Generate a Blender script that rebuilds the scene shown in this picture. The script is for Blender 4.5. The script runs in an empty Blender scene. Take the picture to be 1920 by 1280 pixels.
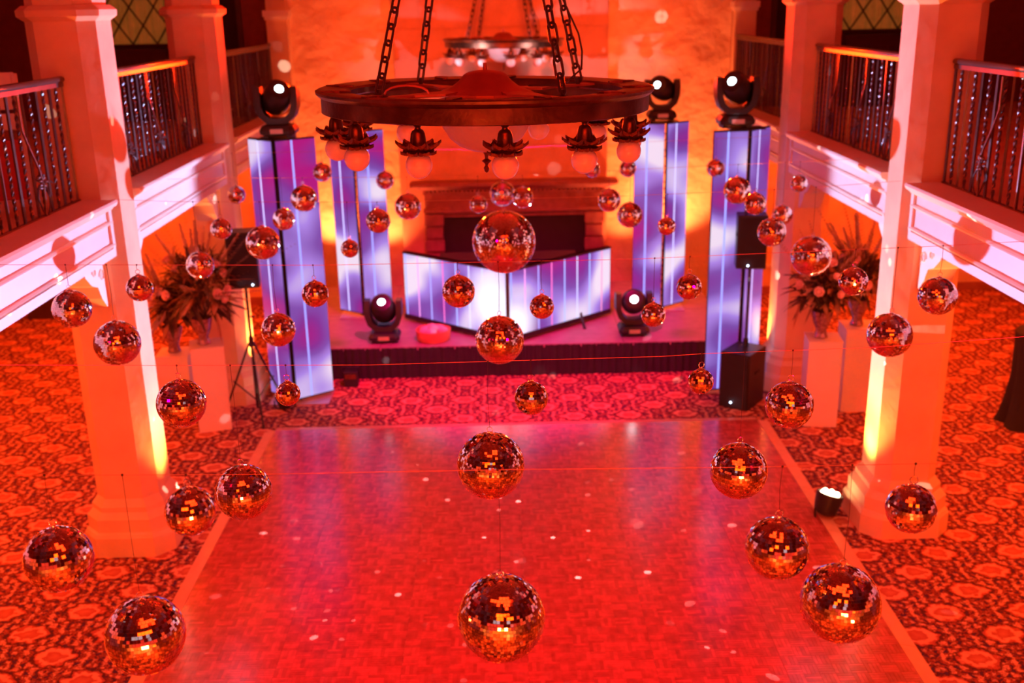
import bpy, math, random
from math import sin, cos, pi, radians as RAD
from mathutils import Vector, Matrix
random.seed(7)
C = bpy.context.scene.collection
SC = bpy.context.scene

# ------------------------------------------------------------------ camera
HC = 5.0
FPX = 1945.6
PITCH, YAW, ROLL = RAD(17.830), RAD(.4515), RAD(1.1232)
_f = Vector((sin(YAW)*cos(PITCH), cos(YAW)*cos(PITCH), -sin(PITCH)))
_r = Vector((cos(YAW), -sin(YAW), 0))
_d = _f.cross(_r)
_R = cos(ROLL)*_r + sin(ROLL)*_d
_D = -sin(ROLL)*_r + cos(ROLL)*_d
cam = bpy.data.cameras.new('camera'); camo = bpy.data.objects.new('camera', cam); C.objects.link(camo)
M = Matrix((_R, -_D, -_f)).transposed().to_4x4(); M.translation = (0, 0, HC)
camo.matrix_world = M
cam.sensor_width = 36; cam.lens = FPX/1920*36; cam.clip_start = .05; cam.clip_end = 100
cam.dof.use_dof = True; cam.dof.focus_distance = 4.9; cam.dof.aperture_fstop = 1.9
SC.camera = camo

def at(px, py, x=None, y=None, z=None, zc=None):
    r = (px-960)*_R + (py-640)*_D + FPX*_f
    if x is not None: t = x/r.x
    elif y is not None: t = y/r.y
    elif z is not None: t = (z-HC)/r.z
    else: t = zc/FPX
    return Vector((0, 0, HC)) + t*r

# ------------------------------------------------------------------ view, world
SC.view_settings.view_transform = 'Standard'; SC.view_settings.look = 'None'
SC.view_settings.gamma = 1; SC.view_settings.use_curve_mapping = False
SC.view_settings.exposure = -0.22
w = bpy.data.worlds.new('world'); SC.world = w; w.use_nodes = True
w.node_tree.nodes['Background'].inputs[0].default_value = (.03, .004, .004, 1)
w.node_tree.nodes['Background'].inputs[1].default_value = 1

# ------------------------------------------------------------------ lights
AMBER = (1, .085, .004); DEEP = (1, .03, .004); RED = (1, .0, .03); LAV = (.46, .52, 1)
def lamp(kind, name, loc, color, energy, target=None, size=.1, spot=60, blend=.5, sx=None, sy=None):
    l = bpy.data.lights.new(name, kind); o = bpy.data.objects.new(name, l); C.objects.link(o)
    l.color = color; l.energy = energy; o.location = loc
    if kind == 'AREA':
        l.shape = 'RECTANGLE'; l.size = sx or size; l.size_y = sy or size
    else:
        l.shadow_soft_size = size
    if kind == 'SPOT': l.spot_size = RAD(spot); l.spot_blend = blend
    if target is not None:
        o.rotation_euler = (Vector(target)-Vector(loc)).to_track_quat('-Z', 'Y').to_euler()
    return o
# amber fill panels added under both aisle soffits, replacing wall uplight bounce
for s, cx in ((-1, -6.0), (1, 6.3)):
    for y in (4.5, 9.0, 13.0, 16.6):
        lamp('AREA', 'aisle_fill', (cx, y, 2.9), AMBER, 150, (cx, y, 0), sx=3.2, sy=3.0)
# unseen wash lamps without fixtures, behind the photographer and in the galleries
lamp('AREA', 'rear_amber_fill', (.1, -.6, 2.75), (1, .16, .03), 120, (.1, 6, .9), sx=1.6, sy=.35)  # added lamp, shaped to show white-gold in the mirror balls
lamp('AREA', 'rear_floor_fill', (.1, -2.2, 2.95), AMBER, 950, (.1, -2.2, 0), sx=6, sy=3)  # added to brighten the rear floor that the balls reflect
lamp('AREA', 'front_floor_wash', (.1, 1.6, 7.6), (1, .02, .002), 230, (.1, 2.2, 0), sx=4, sy=2)
for sx in (-1, 1): lamp('SPOT', 'gallery_red', (.1+sx*3.2, 3.0, 4.35), RED, 1300, (.1-sx*.6, 9.6, 0), size=.12, spot=52, blend=.6)
for s in (-1, 1):
    lamp('AREA', 'upper_red', (s*6.3, 9, 6.9), (1, .006, .004), 30, (s*6.3, 9, 3), sx=2.5, sy=12)
lamp('AREA', 'column_wash', (0.1, -1.0, 6.0), (1, .035, .001), 230, (.1, 14, 3.6), sx=5, sy=1)
# uplights at the column feet and the end wall
for (x, y, tx, ty, e, sp) in ((3.3, 9.42, 3.72, 9.42, 900, 80), (-3.1, 9.42, -3.5, 9.42, 420, 80),
                          (3.55, 13.75, 3.82, 13.4, 620, 80), (-3.25, 13.4, -3.6, 13.4, 500, 80),
                          (-2.95, 17.45, -2.9, 18, 500, 95), (-2.05, 17.5, -1.95, 18, 300, 100),
                          (2.9, 17.3, 3.1, 18, 760, 100), (2.2, 17.4, 2.1, 18, 200, 100)):
    lamp('SPOT', 'uplight_beam', (x, y, .75 if y > 17 else .42), (1, .19, .055) if y > 17 else (1, .22, .05), e*1.15, (tx, ty, 3.4), size=.06, spot=sp, blend=.8)
# beams of the moving heads, then unseen fill lamps
lamp('SPOT', 'head_beam_right', (1.78, 14.1, 1.05), LAV, 4200, (-3.6, 8.6, 3.8), size=.06, spot=44, blend=.35)
lamp('SPOT', 'head_beam_left', (-1.62, 14.05, 1.05), LAV, 3500, (3.7, 8.4, 3.8), size=.06, spot=42, blend=.35)
lamp('SPOT', 'tower_beam_left', (-2.6, 13.0, 4.2), (.8, .80, 1), 620, (-.35, 15.7, 4.25), size=.04, spot=19, blend=.6)
lamp('SPOT', 'tower_beam_right', (2.75, 13.1, 4.2), (.8, .80, 1), 380, (.55, 15.7, 4.25), size=.04, spot=17, blend=.6)
for sx in (-1, 1): lamp('SPOT', 'ceiling_fill', (.1+sx*2.3, 15.6, 4.3), (1, .02, .001), 3400, (.1+sx*.8, 8.5, 7.9), size=.15, spot=100, blend=.7)  # added spots redden the ceiling for the mirror balls to reflect
lamp('SPOT', 'end_wall_fill', (.1, 8.6, 7.4), (1, .085, .008), 3600, (.1, 18, 4.7), size=.2, spot=46, blend=.7)  # added unseen spot that brightens the chimney breast
for i in range(6): lamp('POINT', 'rear_glint_fill', (-6.2+i*2.5, -4.5, .45), (1, .30, .08), 45, size=.10)  # unseen lamps put in as gold glints for the mirror balls
lamp('SPOT', 'stage_magenta', (.1, 10.5, 6.8), (1, .0, .19), 4300, (.1, 14.4, .4), size=.2, spot=50, blend=.6)  # not a moving head: unseen spot that tints the stage magenta
# flecks thrown by the largest mirror balls: imitated by an added lamp emitting small round dots
def flecks(loc, energy, scale, thr):
    o = lamp('POINT', 'mirror_flecks', loc, (1, .85, .9), energy, size=.002)
    l = o.data; l.use_nodes = True; nt = l.node_tree; n = nt.nodes; n.clear()
    out = n.new('ShaderNodeOutputLight'); em = n.new('ShaderNodeEmission'); tc = n.new('ShaderNodeTexCoord')
    v = n.new('ShaderNodeTexVoronoi'); v.inputs['Scale'].default_value = scale
    m = n.new('ShaderNodeMath'); m.operation = 'LESS_THAN'; m.inputs[1].default_value = thr
    wn = n.new('ShaderNodeMath'); wn.operation = 'MULTIPLY'
    sep = n.new('ShaderNodeSeparateColor'); pw = n.new('ShaderNodeMath'); pw.operation = 'POWER'; pw.inputs[1].default_value = 6
    nt.links.new(tc.outputs['Normal'], v.inputs['Vector']); nt.links.new(v.outputs['Distance'], m.inputs[0])
    nt.links.new(v.outputs['Color'], sep.inputs[0]); nt.links.new(sep.outputs[0], pw.inputs[0])
    nt.links.new(m.outputs[0], wn.inputs[0]); nt.links.new(pw.outputs[0], wn.inputs[1])
    nt.links.new(wn.outputs[0], em.inputs['Strength']); nt.links.new(em.outputs[0], out.inputs[0])
flecks((-.06, 8.92, 2.3), 3500, 14, .15)
flecks((-.1, 6.4, 2.2), 1500, 11, .14)

# ------------------------------------------------------------------ materials
def newmat(name):
    m = bpy.data.materials.new(name); m.use_nodes = True
    return m, m.node_tree, m.node_tree.nodes['Principled BSDF']
def N(nt, t, **k):
    n = nt.nodes.new('ShaderNode'+t)
    for a, b in k.items():
        if a == 'op': n.operation = b
        elif a.startswith('i'): n.inputs[int(a[1:])].default_value = b
        else: setattr(n, a, b)
    return n
def L(nt, a, b): nt.links.new(a, b)
def mth(nt, op, a, b=None, c=None):
    n = nt.nodes.new('ShaderNodeMath'); n.operation = op
    for i, v in enumerate((a, b, c)):
        if v is None: continue
        if isinstance(v, (int, float)): n.inputs[i].default_value = v
        else: nt.links.new(v, n.inputs[i])
    return n.outputs[0]
def ramp(nt, fac, stops, interp='LINEAR'):
    n = nt.nodes.new('ShaderNodeValToRGB'); n.color_ramp.interpolation = interp
    e = n.color_ramp.elements
    while len(e) < len(stops): e.new(.5)
    for i, (p, c) in enumerate(stops):
        e[i].position = p; e[i].color = (*c, 1)
    nt.links.new(fac, n.inputs[0]); return n.outputs[0]
def mat(name, col, rough=.5, metal=0, var=.12, scale=8, bump=0, bscale=40, emit=None, es=0, spec=.5, coat=0, island=0, bdist=.02):
    m, nt, p = newmat(name)
    tc = N(nt, 'TexCoord'); no = N(nt, 'TexNoise'); no.inputs['Scale'].default_value = scale; no.inputs['Detail'].default_value = 5
    L(nt, tc.outputs['Object'], no.inputs['Vector'])
    lo = tuple(max(0, c*(1-var)) for c in col); hi = tuple(min(1, c*(1+var)) for c in col)
    colo = ramp(nt, no.outputs['Fac'], [(.3, lo), (.7, hi)])
    if island:
        g = N(nt, 'NewGeometry'); mx = N(nt, 'MixRGB', blend_type='MULTIPLY'); mx.inputs[0].default_value = 1
        r = ramp(nt, g.outputs['Random Per Island'], [(0, (1-island,)*3), (1, (1, 1, 1))])
        L(nt, colo, mx.inputs[1]); L(nt, r, mx.inputs[2]); colo = mx.outputs[0]
    L(nt, colo, p.inputs['Base Color'])
    p.inputs['Roughness'].default_value = rough; p.inputs['Metallic'].default_value = metal
    p.inputs['Specular IOR Level'].default_value = spec
    if coat: p.inputs['Coat Weight'].default_value = coat; p.inputs['Coat Roughness'].default_value = .15
    if bump:
        bn = N(nt, 'TexNoise'); bn.inputs['Scale'].default_value = bscale; bn.inputs['Detail'].default_value = 6
        L(nt, tc.outputs['Object'], bn.inputs['Vector'])
        b = N(nt, 'Bump'); b.inputs['Strength'].default_value = bump; b.inputs['Distance'].default_value = bdist
        L(nt, bn.outputs['Fac'], b.inputs['Height']); L(nt, b.outputs[0], p.inputs['Normal'])
    if emit:
        p.inputs['Emission Color'].default_value = (*emit, 1); p.inputs['Emission Strength'].default_value = es
    return m
MT = {}
MT['plaster'] = mat('cream_plaster', (.80, .62, .36), .75, bump=.25, bscale=6, scale=2.5)
MT['stucco'] = mat('rough_stucco', (.80, .62, .38), .85, var=.1, bump=.9, bscale=2.6, scale=2, bdist=.09)
MT['breast'] = mat('smooth_stone', (.66, .34, .22), .8, bump=.2, bscale=9, scale=3)
MT['dimwall'] = mat('dim_wall', (.25, .07, .05), .8, bump=.2, bscale=8)  # galleries' dimness put into the colour, which also cuts bounced light
MT['white'] = mat('white_paint', (.84, .78, .66), .45, var=.04, scale=3)
MT['iron'] = mat('wrought_iron', (.16, .13, .13), .32, .85, bump=.1, bscale=60)
MT['rail'] = mat('bronze_rail', (.15, .10, .09), .25, .6)
MT['bronze'] = mat('dark_bronze', (.16, .06, .035), .33, .9, bump=.15, bscale=30, var=.35)
MT['bronze2'] = mat('worn_bronze', (.20, .06, .035), .42, .75, bump=.5, bscale=45, var=.4)
MT['chain'] = mat('blackened_steel', (.10, .07, .07), .38, .8)
MT['black'] = mat('black_plastic', (.02, .02, .022), .4)
MT['grille'] = mat('speaker_grille', (.018, .018, .02), .55, bump=.6, bscale=300)
MT['cloth'] = mat('black_cloth', (.022, .018, .02), .85, bump=.2, bscale=120)
MT['mirror'] = mat('mirror_tile', (.93, .92, .90), .035, 1, var=.03, island=.3)
MT['core'] = mat('ball_core', (.30, .26, .24), .6, .3)
MT['steel'] = mat('bright_steel', (.75, .72, .7), .2, 1)
MT['wire'] = mat('copper_wire', (.75, .42, .28), .35, .5)
MT['thread'] = mat('dark_thread', (.06, .04, .04), .7)
MT['wood'] = mat('oak_parquet', (.60, .12, .10), .22, var=.22, scale=14, coat=.5, island=.38)
MT['trimwood'] = mat('floor_trim', (.80, .42, .25), .3, var=.1)
MT['stage'] = mat('stage_top', (.34, .19, .25), .5, bump=.1, bscale=80)
MT['stone'] = mat('mantel_stone', (.30, .09, .09), .7, bump=.35, bscale=22, var=.2)
MT['darkhole'] = mat('dark_opening', (.03, .014, .016), .9)  # dark colour stands in for shade inside the fireplace and doorways
MT['darkwood'] = mat('dark_wood', (.075, .03, .025), .4)
MT['ceiling'] = mat('dark_ceiling', (.24, .09, .07), .8)
MT['leaf'] = mat('dry_leaf', (.48, .25, .12), .6, var=.4, island=.4)
MT['green'] = mat('dark_leaf', (.11, .08, .04), .5, var=.4, island=.5)
MT['pampas'] = mat('pampas_plume', (.70, .50, .36), .9, var=.2, island=.2)
MT['petal'] = mat('petal', (.85, .55, .45), .6, var=.15)
MT['vase'] = mat('smoked_glass', (.35, .22, .25), .12, .3, var=.5, scale=30)
MT['base_glow'] = mat('globe_glass', (.90, .80, .82), .18, coat=.6, var=.03)
MT['base_glow'].node_tree.nodes['Principled BSDF'].inputs['Subsurface Weight'].default_value = .8
MT['base_glow'].node_tree.nodes['Principled BSDF'].inputs['Subsurface Radius'].default_value = (.08, .08, .08)
MT['base_glow'].node_tree.nodes['Principled BSDF'].inputs['Subsurface Scale'].default_value = .6
MT['brass'] = mat('brass_arm', (.42, .10, .08), .4, .7)
MT['baseb'] = mat('dark_baseboard', (.35, .13, .10), .5)
MT['redchair'] = mat('red_cloth', (.6, .05, .04), .7)
MT['tray'] = mat('orange_wicker', (.80, .20, .10), .6, bump=.8, bscale=60)
MT['pinkcloth'] = mat('pink_cloth', (.85, .50, .55), .7, bump=.4, bscale=30)
MT['cyan'] = mat('lens_light', (.8, .95, 1), .3, emit=(.75, .95, 1), es=9)
MT['cyan_hot'] = mat('lens_light_hot', (.8, .95, 1), .3, emit=(.85, .97, 1), es=26)
MT['amberled'] = mat('amber_led', (1, .8, .5), .3, emit=(1, .72, .40), es=14)
MT['bluedot'] = mat('blue_led', (.4, .5, 1), .3, emit=(.6, .75, 1), es=12)

def frosted():
    m, nt, p = newmat('frosted_bowl_glass')
    tl = nt.nodes.new('ShaderNodeBsdfTranslucent'); tl.inputs[0].default_value = (.95, .80, .82, 1)
    mx = nt.nodes.new('ShaderNodeMixShader'); mx.inputs[0].default_value = .5
    p.inputs['Base Color'].default_value = (.92, .80, .82, 1); p.inputs['Roughness'].default_value = .25
    L(nt, p.outputs[0], mx.inputs[1]); L(nt, tl.outputs[0], mx.inputs[2]); L(nt, mx.outputs[0], nt.nodes['Material Output'].inputs[0])
    return m
MT['frost'] = frosted()
def carpet():
    m, nt, p = newmat('patterned_carpet')
    tc = N(nt, 'TexCoord'); nz = N(nt, 'TexNoise'); nz.inputs['Scale'].default_value = 15; nz.inputs['Detail'].default_value = 3
    L(nt, tc.outputs['Object'], nz.inputs['Vector'])
    sp = N(nt, 'SeparateXYZ'); L(nt, tc.outputs['Object'], sp.inputs[0])
    nc = N(nt, 'SeparateColor'); L(nt, nz.outputs['Color'], nc.inputs[0])
    u = mth(nt, 'DIVIDE', mth(nt, 'SUBTRACT', sp.outputs[0], .164), .3555)
    v = mth(nt, 'DIVIDE', mth(nt, 'SUBTRACT', sp.outputs[1], .363), .3336)
    a = mth(nt, 'MULTIPLY', mth(nt, 'ADD', u, v), .5); b = mth(nt, 'MULTIPLY', mth(nt, 'SUBTRACT', u, v), .5)
    fa = mth(nt, 'SUBTRACT', a, mth(nt, 'ROUND', a)); fb = mth(nt, 'SUBTRACT', b, mth(nt, 'ROUND', b))
    du = mth(nt, 'ABSOLUTE', mth(nt, 'ADD', fa, fb)); dv = mth(nt, 'ABSOLUTE', mth(nt, 'SUBTRACT', fa, fb))
    hexd = mth(nt, 'MAXIMUM', mth(nt, 'ADD', mth(nt, 'MULTIPLY', du, .8), mth(nt, 'MULTIPLY', dv, .62)), mth(nt, 'MULTIPLY', dv, 1.1))
    hexd = mth(nt, 'ADD', hexd, mth(nt, 'MULTIPLY', mth(nt, 'SUBTRACT', nc.outputs[0], .5), .42))
    # symmetric scrollwork from mirrored cell coordinates
    cmb = N(nt, 'CombineXYZ'); L(nt, du, cmb.inputs[0]); L(nt, dv, cmb.inputs[1])
    vo = N(nt, 'TexVoronoi', feature='DISTANCE_TO_EDGE'); vo.inputs['Scale'].default_value = 4.6; L(nt, cmb.outputs[0], vo.inputs['Vector'])
    n2 = N(nt, 'TexNoise'); n2.inputs['Scale'].default_value = 4.6; n2.inputs['Detail'].default_value = 4; L(nt, cmb.outputs[0], n2.inputs['Vector'])
    n3 = N(nt, 'TexNoise'); n3.inputs['Scale'].default_value = 17; n3.inputs['Detail'].default_value = 3; L(nt, tc.outputs['Object'], n3.inputs['Vector'])
    LI = (.80, .40, .22); MI = (.46, .10, .06); DK = (.07, .010, .010); NV = (.045, .02, .10)
    mix = mth(nt, 'ADD', mth(nt, 'MULTIPLY', n2.outputs['Fac'], .72), mth(nt, 'MULTIPLY', n3.outputs['Fac'], .30))
    ground = ramp(nt, mix, [(.42, NV), (.47, DK), (.50, MI), (.53, DK), (.55, LI), (.59, LI), (.61, MI), (.64, LI)])
    veins = ramp(nt, vo.outputs['Distance'], [(.0, (1, 1, 1)), (.06, (.7, .7, .7)), (.10, (0, 0, 0))])
    mx = N(nt, 'MixRGB'); mx.inputs[2].default_value = (*DK, 1); L(nt, mth(nt, 'MULTIPLY', veins, .35), mx.inputs[0]); L(nt, ground, mx.inputs[1])
    med = ramp(nt, hexd, [(.0, (.60, .20, .10)), (.20, MI), (.25, LI), (.33, LI), (.37, MI), (.40, MI), (.44, DK), (.50, DK)], 'LINEAR')
    mask = ramp(nt, hexd, [(.44, (1, 1, 1)), (.52, (0, 0, 0))])
    m3 = N(nt, 'MixRGB'); L(nt, mask, m3.inputs[0]); L(nt, mx.outputs[0], m3.inputs[1]); L(nt, med, m3.inputs[2])
    L(nt, m3.outputs[0], p.inputs['Base Color']); p.inputs['Roughness'].default_value = .95
    b_ = N(nt, 'Bump'); b_.inputs['Strength'].default_value = .3; b_.inputs['Distance'].default_value = .01
    n4 = N(nt, 'TexNoise'); n4.inputs['Scale'].default_value = 220; L(nt, tc.outputs['Object'], n4.inputs['Vector'])
    L(nt, n4.outputs['Fac'], b_.inputs['Height']); L(nt, b_.outputs[0], p.inputs['Normal'])
    return m
MT['carpet'] = carpet()

def led(name, W, Hh, lines, seed, strength=1.7, hot=None):
    """video panel: local x across (0..W), local z up (0..Hh)"""
    m, nt, p = newmat(name)
    tc = N(nt, 'TexCoord'); sp = N(nt, 'SeparateXYZ'); L(nt, tc.outputs['Object'], sp.inputs[0])
    mp = N(nt, 'Mapping'); mp.inputs['Location'].default_value = (seed*3.1, seed*1.7, seed*.37)
    mp.inputs['Scale'].default_value = (.75, .75, .95)
    L(nt, tc.outputs['Object'], mp.inputs['Vector'])
    n = N(nt, 'TexNoise'); n.inputs['Scale'].default_value = 1.15; n.inputs['Detail'].default_value = 1.2; L(nt, mp.outputs[0], n.inputs['Vector'])
    col = ramp(nt, n.outputs['Fac'], [(.30, (.50, .005, .24)), (.40, (.24, .035, .36)), (.47, (.22, .09, .50)), (.55, (.46, .28, .95)), (.64, (1.05, .88, 1.1))])
    for (x, wd, c) in lines:
        d = mth(nt, 'ABSOLUTE', mth(nt, 'SUBTRACT', sp.outputs[0], x))
        f = mth(nt, 'LESS_THAN', d, wd)
        mx = N(nt, 'MixRGB'); mx.inputs[2].default_value = (*c, 1); L(nt, f, mx.inputs[0]); L(nt, col, mx.inputs[1]); col = mx.outputs[0]
    if hot:
        hx, hz, hr = hot
        dx = mth(nt, 'SUBTRACT', sp.outputs[0], hx); dz = mth(nt, 'SUBTRACT', sp.outputs[2], hz)
        dd = mth(nt, 'SQRT', mth(nt, 'ADD', mth(nt, 'MULTIPLY', dx, dx), mth(nt, 'MULTIPLY', dz, dz)))
        hf = ramp(nt, mth(nt, 'DIVIDE', dd, hr), [(.4, (1, 1, 1)), (1, (0, 0, 0))])
        mx = N(nt, 'MixRGB'); mx.inputs[2].default_value = (1.3, 1.2, 1.5, 1); L(nt, hf, mx.inputs[0]); L(nt, col, mx.inputs[1]); col = mx.outputs[0]
    p.inputs['Base Color'].default_value = (.02, .02, .03, 1); p.inputs['Roughness'].default_value = .35
    L(nt, col, p.inputs['Emission Color']); p.inputs['Emission Strength'].default_value = strength
    return m

# ------------------------------------------------------------------ mesh helpers
class MB:
    def __init__(s): s.v = []; s.f = []; s.mi = []
    def add(s, v, f, mtx=None):
        b = len(s.v)
        if mtx is not None: v = [tuple(mtx @ Vector(q)) for q in v]
        s.v += [tuple(q) for q in v]; s.f += [tuple(i+b for i in q) for q in f]; return s
    def box(s, lo, hi, mtx=None, ch=0):
        x0, y0, z0 = lo; x1, y1, z1 = hi
        if not ch:
            v = [(x0, y0, z0), (x1, y0, z0), (x1, y1, z0), (x0, y1, z0), (x0, y0, z1), (x1, y0, z1), (x1, y1, z1), (x0, y1, z1)]
            f = [(3, 2, 1, 0), (4, 5, 6, 7), (0, 1, 5, 4), (1, 2, 6, 5), (2, 3, 7, 6), (3, 0, 4, 7)]
            return s.add(v, f, mtx)
        # chamfered vertical edges and top/bottom
        c = ch
        def ring(z, i): return [(x0+i+c, y0+i, z), (x1-i-c, y0+i, z), (x1-i, y0+i+c, z), (x1-i, y1-i-c, z), (x1-i-c, y1-i, z), (x0+i+c, y1-i, z), (x0+i, y1-i-c, z), (x0+i, y0+i+c, z)]
        return s.loft([ring(z0, c*.6), ring(z0+c*.6, 0), ring(z1-c*.6, 0), ring(z1, c*.6)], mtx)
    def loft(s, rings, mtx=None, caps=True, closed=True):
        n = len(rings[0]); v = [q for r in rings for q in r]; f = []
        for k in range(len(rings)-1):
            for i in range(n if closed else n-1):
                j = (i+1) % n
                f.append((k*n+i, k*n+j, (k+1)*n+j, (k+1)*n+i))
        if caps: f.append(tuple(range(n))[::-1]); f.append(tuple((len(rings)-1)*n+i for i in range(n)))
        return s.add(v, f, mtx)
    def lathe(s, prof, c=(0, 0, 0), n=24, mtx=None, wob=None):
        rings = []
        for (r, z) in prof:
            rings.append([(c[0]+r*(1 if not wob else 1+wob[1]*cos(wob[0]*2*pi*i/n))*cos(2*pi*i/n), c[1]+r*(1 if not wob else 1+wob[1]*cos(wob[0]*2*pi*i/n))*sin(2*pi*i/n), c[2]+z) for i in range(n)])
        return s.loft(rings, mtx)
    def tube(s, pts, r, n=8, closed=False, caps=True):
        pts = [Vector(p) for p in pts]; rings = []; m = len(pts)
        rr = r if isinstance(r, (list, tuple)) else [r]*m
        up = None
        for i, p in enumerate(pts):
            if closed: t = pts[(i+1) % m]-pts[i-1]
            else: t = pts[min(i+1, m-1)]-pts[max(i-1, 0)]
            t.normalize()
            if up is None:
                up = Vector((0, 0, 1)) if abs(t.z) < .9 else Vector((1, 0, 0))
            a = t.cross(up)
            if a.length < 1e-5: a = t.cross(Vector((0, 1, .1)))
            a.normalize(); b = a.cross(t); up = b
            rings.append([tuple(p+rr[i]*(cos(2*pi*k/n)*a+sin(2*pi*k/n)*b)) for k in range(n)])
        if closed: rings.append(rings[0]); return s.loft(rings, caps=False)
        return s.loft(rings, caps=caps)
    def sphere(s, c, r, n=16, m=10, sc=(1, 1, 1)):
        v = []; f = []
        for j in range(m+1):
            th = pi*j/m
            for i in range(n):
                ph = 2*pi*i/n; v.append((c[0]+r*sc[0]*sin(th)*cos(ph), c[1]+r*sc[1]*sin(th)*sin(ph), c[2]+r*sc[2]*cos(th)))
        for j in range(m):
            for i in range(n):
                k = (i+1) % n; f.append((j*n+i, (j+1)*n+i, (j+1)*n+k, j*n+k))
        return s.add(v, f)
    def mesh(s, name, m, smooth=False):
        me = bpy.data.meshes.new(name); me.from_pydata(s.v, [], s.f); me.materials.append(MT[m] if isinstance(m, str) else m)
        me.validate(); me.update()
        if smooth:
            me.shade_smooth() if hasattr(me, 'shade_smooth') else None
            try: me.set_sharp_from_angle(angle=RAD(smooth if smooth > 1 else 40))
            except Exception: pass
        return me
    def build(s, name, m, parent=None, smooth=False, loc=None, kind=None):
        return ob(name, s.mesh(name, m, smooth), parent, loc, kind)
def ob(name, me, parent=None, loc=None, kind=None, rot=None, scale=None):
    o = bpy.data.objects.new(name, me); C.objects.link(o)
    if parent: o.parent = parent
    if loc is not None: o.location = loc
    if rot is not None: o.rotation_euler = rot
    if scale is not None: o.scale = scale if hasattr(scale, '__len__') else (scale,)*3
    if kind: o['kind'] = kind
    return o
def tag(o, label, cat, group=None):
    o['label'] = label; o['category'] = cat
    if group: o['group'] = group
    return o
def thing(name, label, cat, loc=(0, 0, 0), rz=0, group=None):
    o = ob(name, None, loc=loc); o.rotation_euler = (0, 0, rz); return tag(o, label, cat, group)
def struct(name, mb, m, parent=None, smooth=False):
    return mb.build(name, m, parent, smooth, kind=None if parent else 'structure')
def copy_tree(o, parent=None):
    c = o.copy(); C.objects.link(c); c.parent = parent
    for ch in list(o.children): copy_tree(ch, c)
    return c

# ------------------------------------------------------------------ room shell
XL, XR, YB, YF, ZC = -8.75, 8.85, -5.0, 18.0, 7.9
struct('floor', MB().box((XL, YB, -.15), (XR, YF, 0)), 'carpet')
struct('ceiling', MB().box((XL, YB, ZC), (XR, YF, ZC+.15)), 'ceiling')
struct('wall_left', MB().box((XL-.15, YB, 0), (XL, YF, ZC)), 'dimwall')
struct('wall_right', MB().box((XR, YB, 0), (XR+.15, YF, ZC)), 'dimwall')
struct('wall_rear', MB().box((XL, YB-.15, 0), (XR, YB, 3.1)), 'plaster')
struct('wall_rear_upper', MB().box((XL, YB-.15, 3.1), (XR, YB, ZC)), 'dimwall')
for k in range(3):  # unseen glowing windows, made up for grey reflections in the mirror balls
    wn = ob('window_%d' % (k+3), None, kind='structure'); wx = -3.4+k*3.4
    MB().box((wx-.55, YB, 4.6), (wx+.55, YB+.03, 6.9)).build('pane', mat('added_glow_pane_%d' % k, (.3, .3, .33), .3, emit=(.5, .38, .42), es=1.1), wn)
    MB().box((wx-.6, YB, 4.5), (wx+.6, YB+.07, 4.6)).box((wx-.03, YB, 4.6), (wx+.03, YB+.06, 6.9)).box((wx-.55, YB, 5.7), (wx+.55, YB+.06, 5.76)).build('window_frame', 'darkwood', wn)
# end wall: stucco in the nave, plain plaster below the galleries, dim upper parts
struct('wall_end', MB().box((-3.45, YF, 0), (3.9, YF+.15, ZC)), 'stucco')
for s, a, b in ((-1, XL, -3.45), (1, 3.9, XR)):
    nm = 'left' if s < 0 else 'right'
    struct('wall_end_aisle_'+nm, MB().box((a, YF, 0), (b, YF+.15, 3.1)), 'plaster')
    struct('wall_end_gallery_'+nm, MB().box((a, YF, 3.1), (b, YF+.15, ZC)), 'dimwall')
    struct('baseboard_'+nm, MB().box((a, YF-.04, 0), (b, YF, .12)).box((a, YF-.025, .12), (b, YF, .15)), 'baseb')
    struct('trim_1' if s < 0 else 'trim_2', MB().box((a, YF-.03, .50), (b, YF, .56)), 'white')
    x0, x1 = (XL, -3.75) if s < 0 else (3.95, XR)
    struct('floor_gallery_'+nm, MB().box((x0, YB, 3.02), (x1, YF, 3.32)), 'plaster')
# gallery behind the photographer
struct('floor_gallery_rear', MB().box((-3.75, YB, 3.02), (3.95, .1, 3.32)), 'dimwall')
struct('trim_3', MB().box((-3.75, .1, 2.96), (3.95, .22, 3.46)), 'white')

# chimney breast with block joints
mb = MB(); bx0, bx1 = -1.72, 1.82
br = thing('chimney_breast', 'smooth stone block chimney breast rising above the fireplace', 'chimney breast', (0, 0, 0))
mb.box((bx0, 17.80, 0), (bx1, 18, ZC-.02)); mb.build('backing', 'breast', br)
zz = 2.3; row = 0
blocks = {}
while zz < 5.9:
    n = 4 if row % 2 == 0 else 5
    xs = [bx0+(bx1-bx0)*i/4 for i in range(5)] if row % 2 == 0 else [bx0]+[bx0+(bx1-bx0)*(i+.5)/4 for i in range(4)]+[bx1]
    for i in range(len(xs)-1):
        k = round(xs[i+1]-xs[i], 3)
        if k not in blocks: blocks[k] = MB().box((.004, -.02, .004), (k-.004, 0, .476)).mesh('stone_block', 'breast')
        ob('stone_block', blocks[k], br, (xs[i], 17.80-random.uniform(0, .002), zz))
    zz += .48; row += 1

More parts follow.
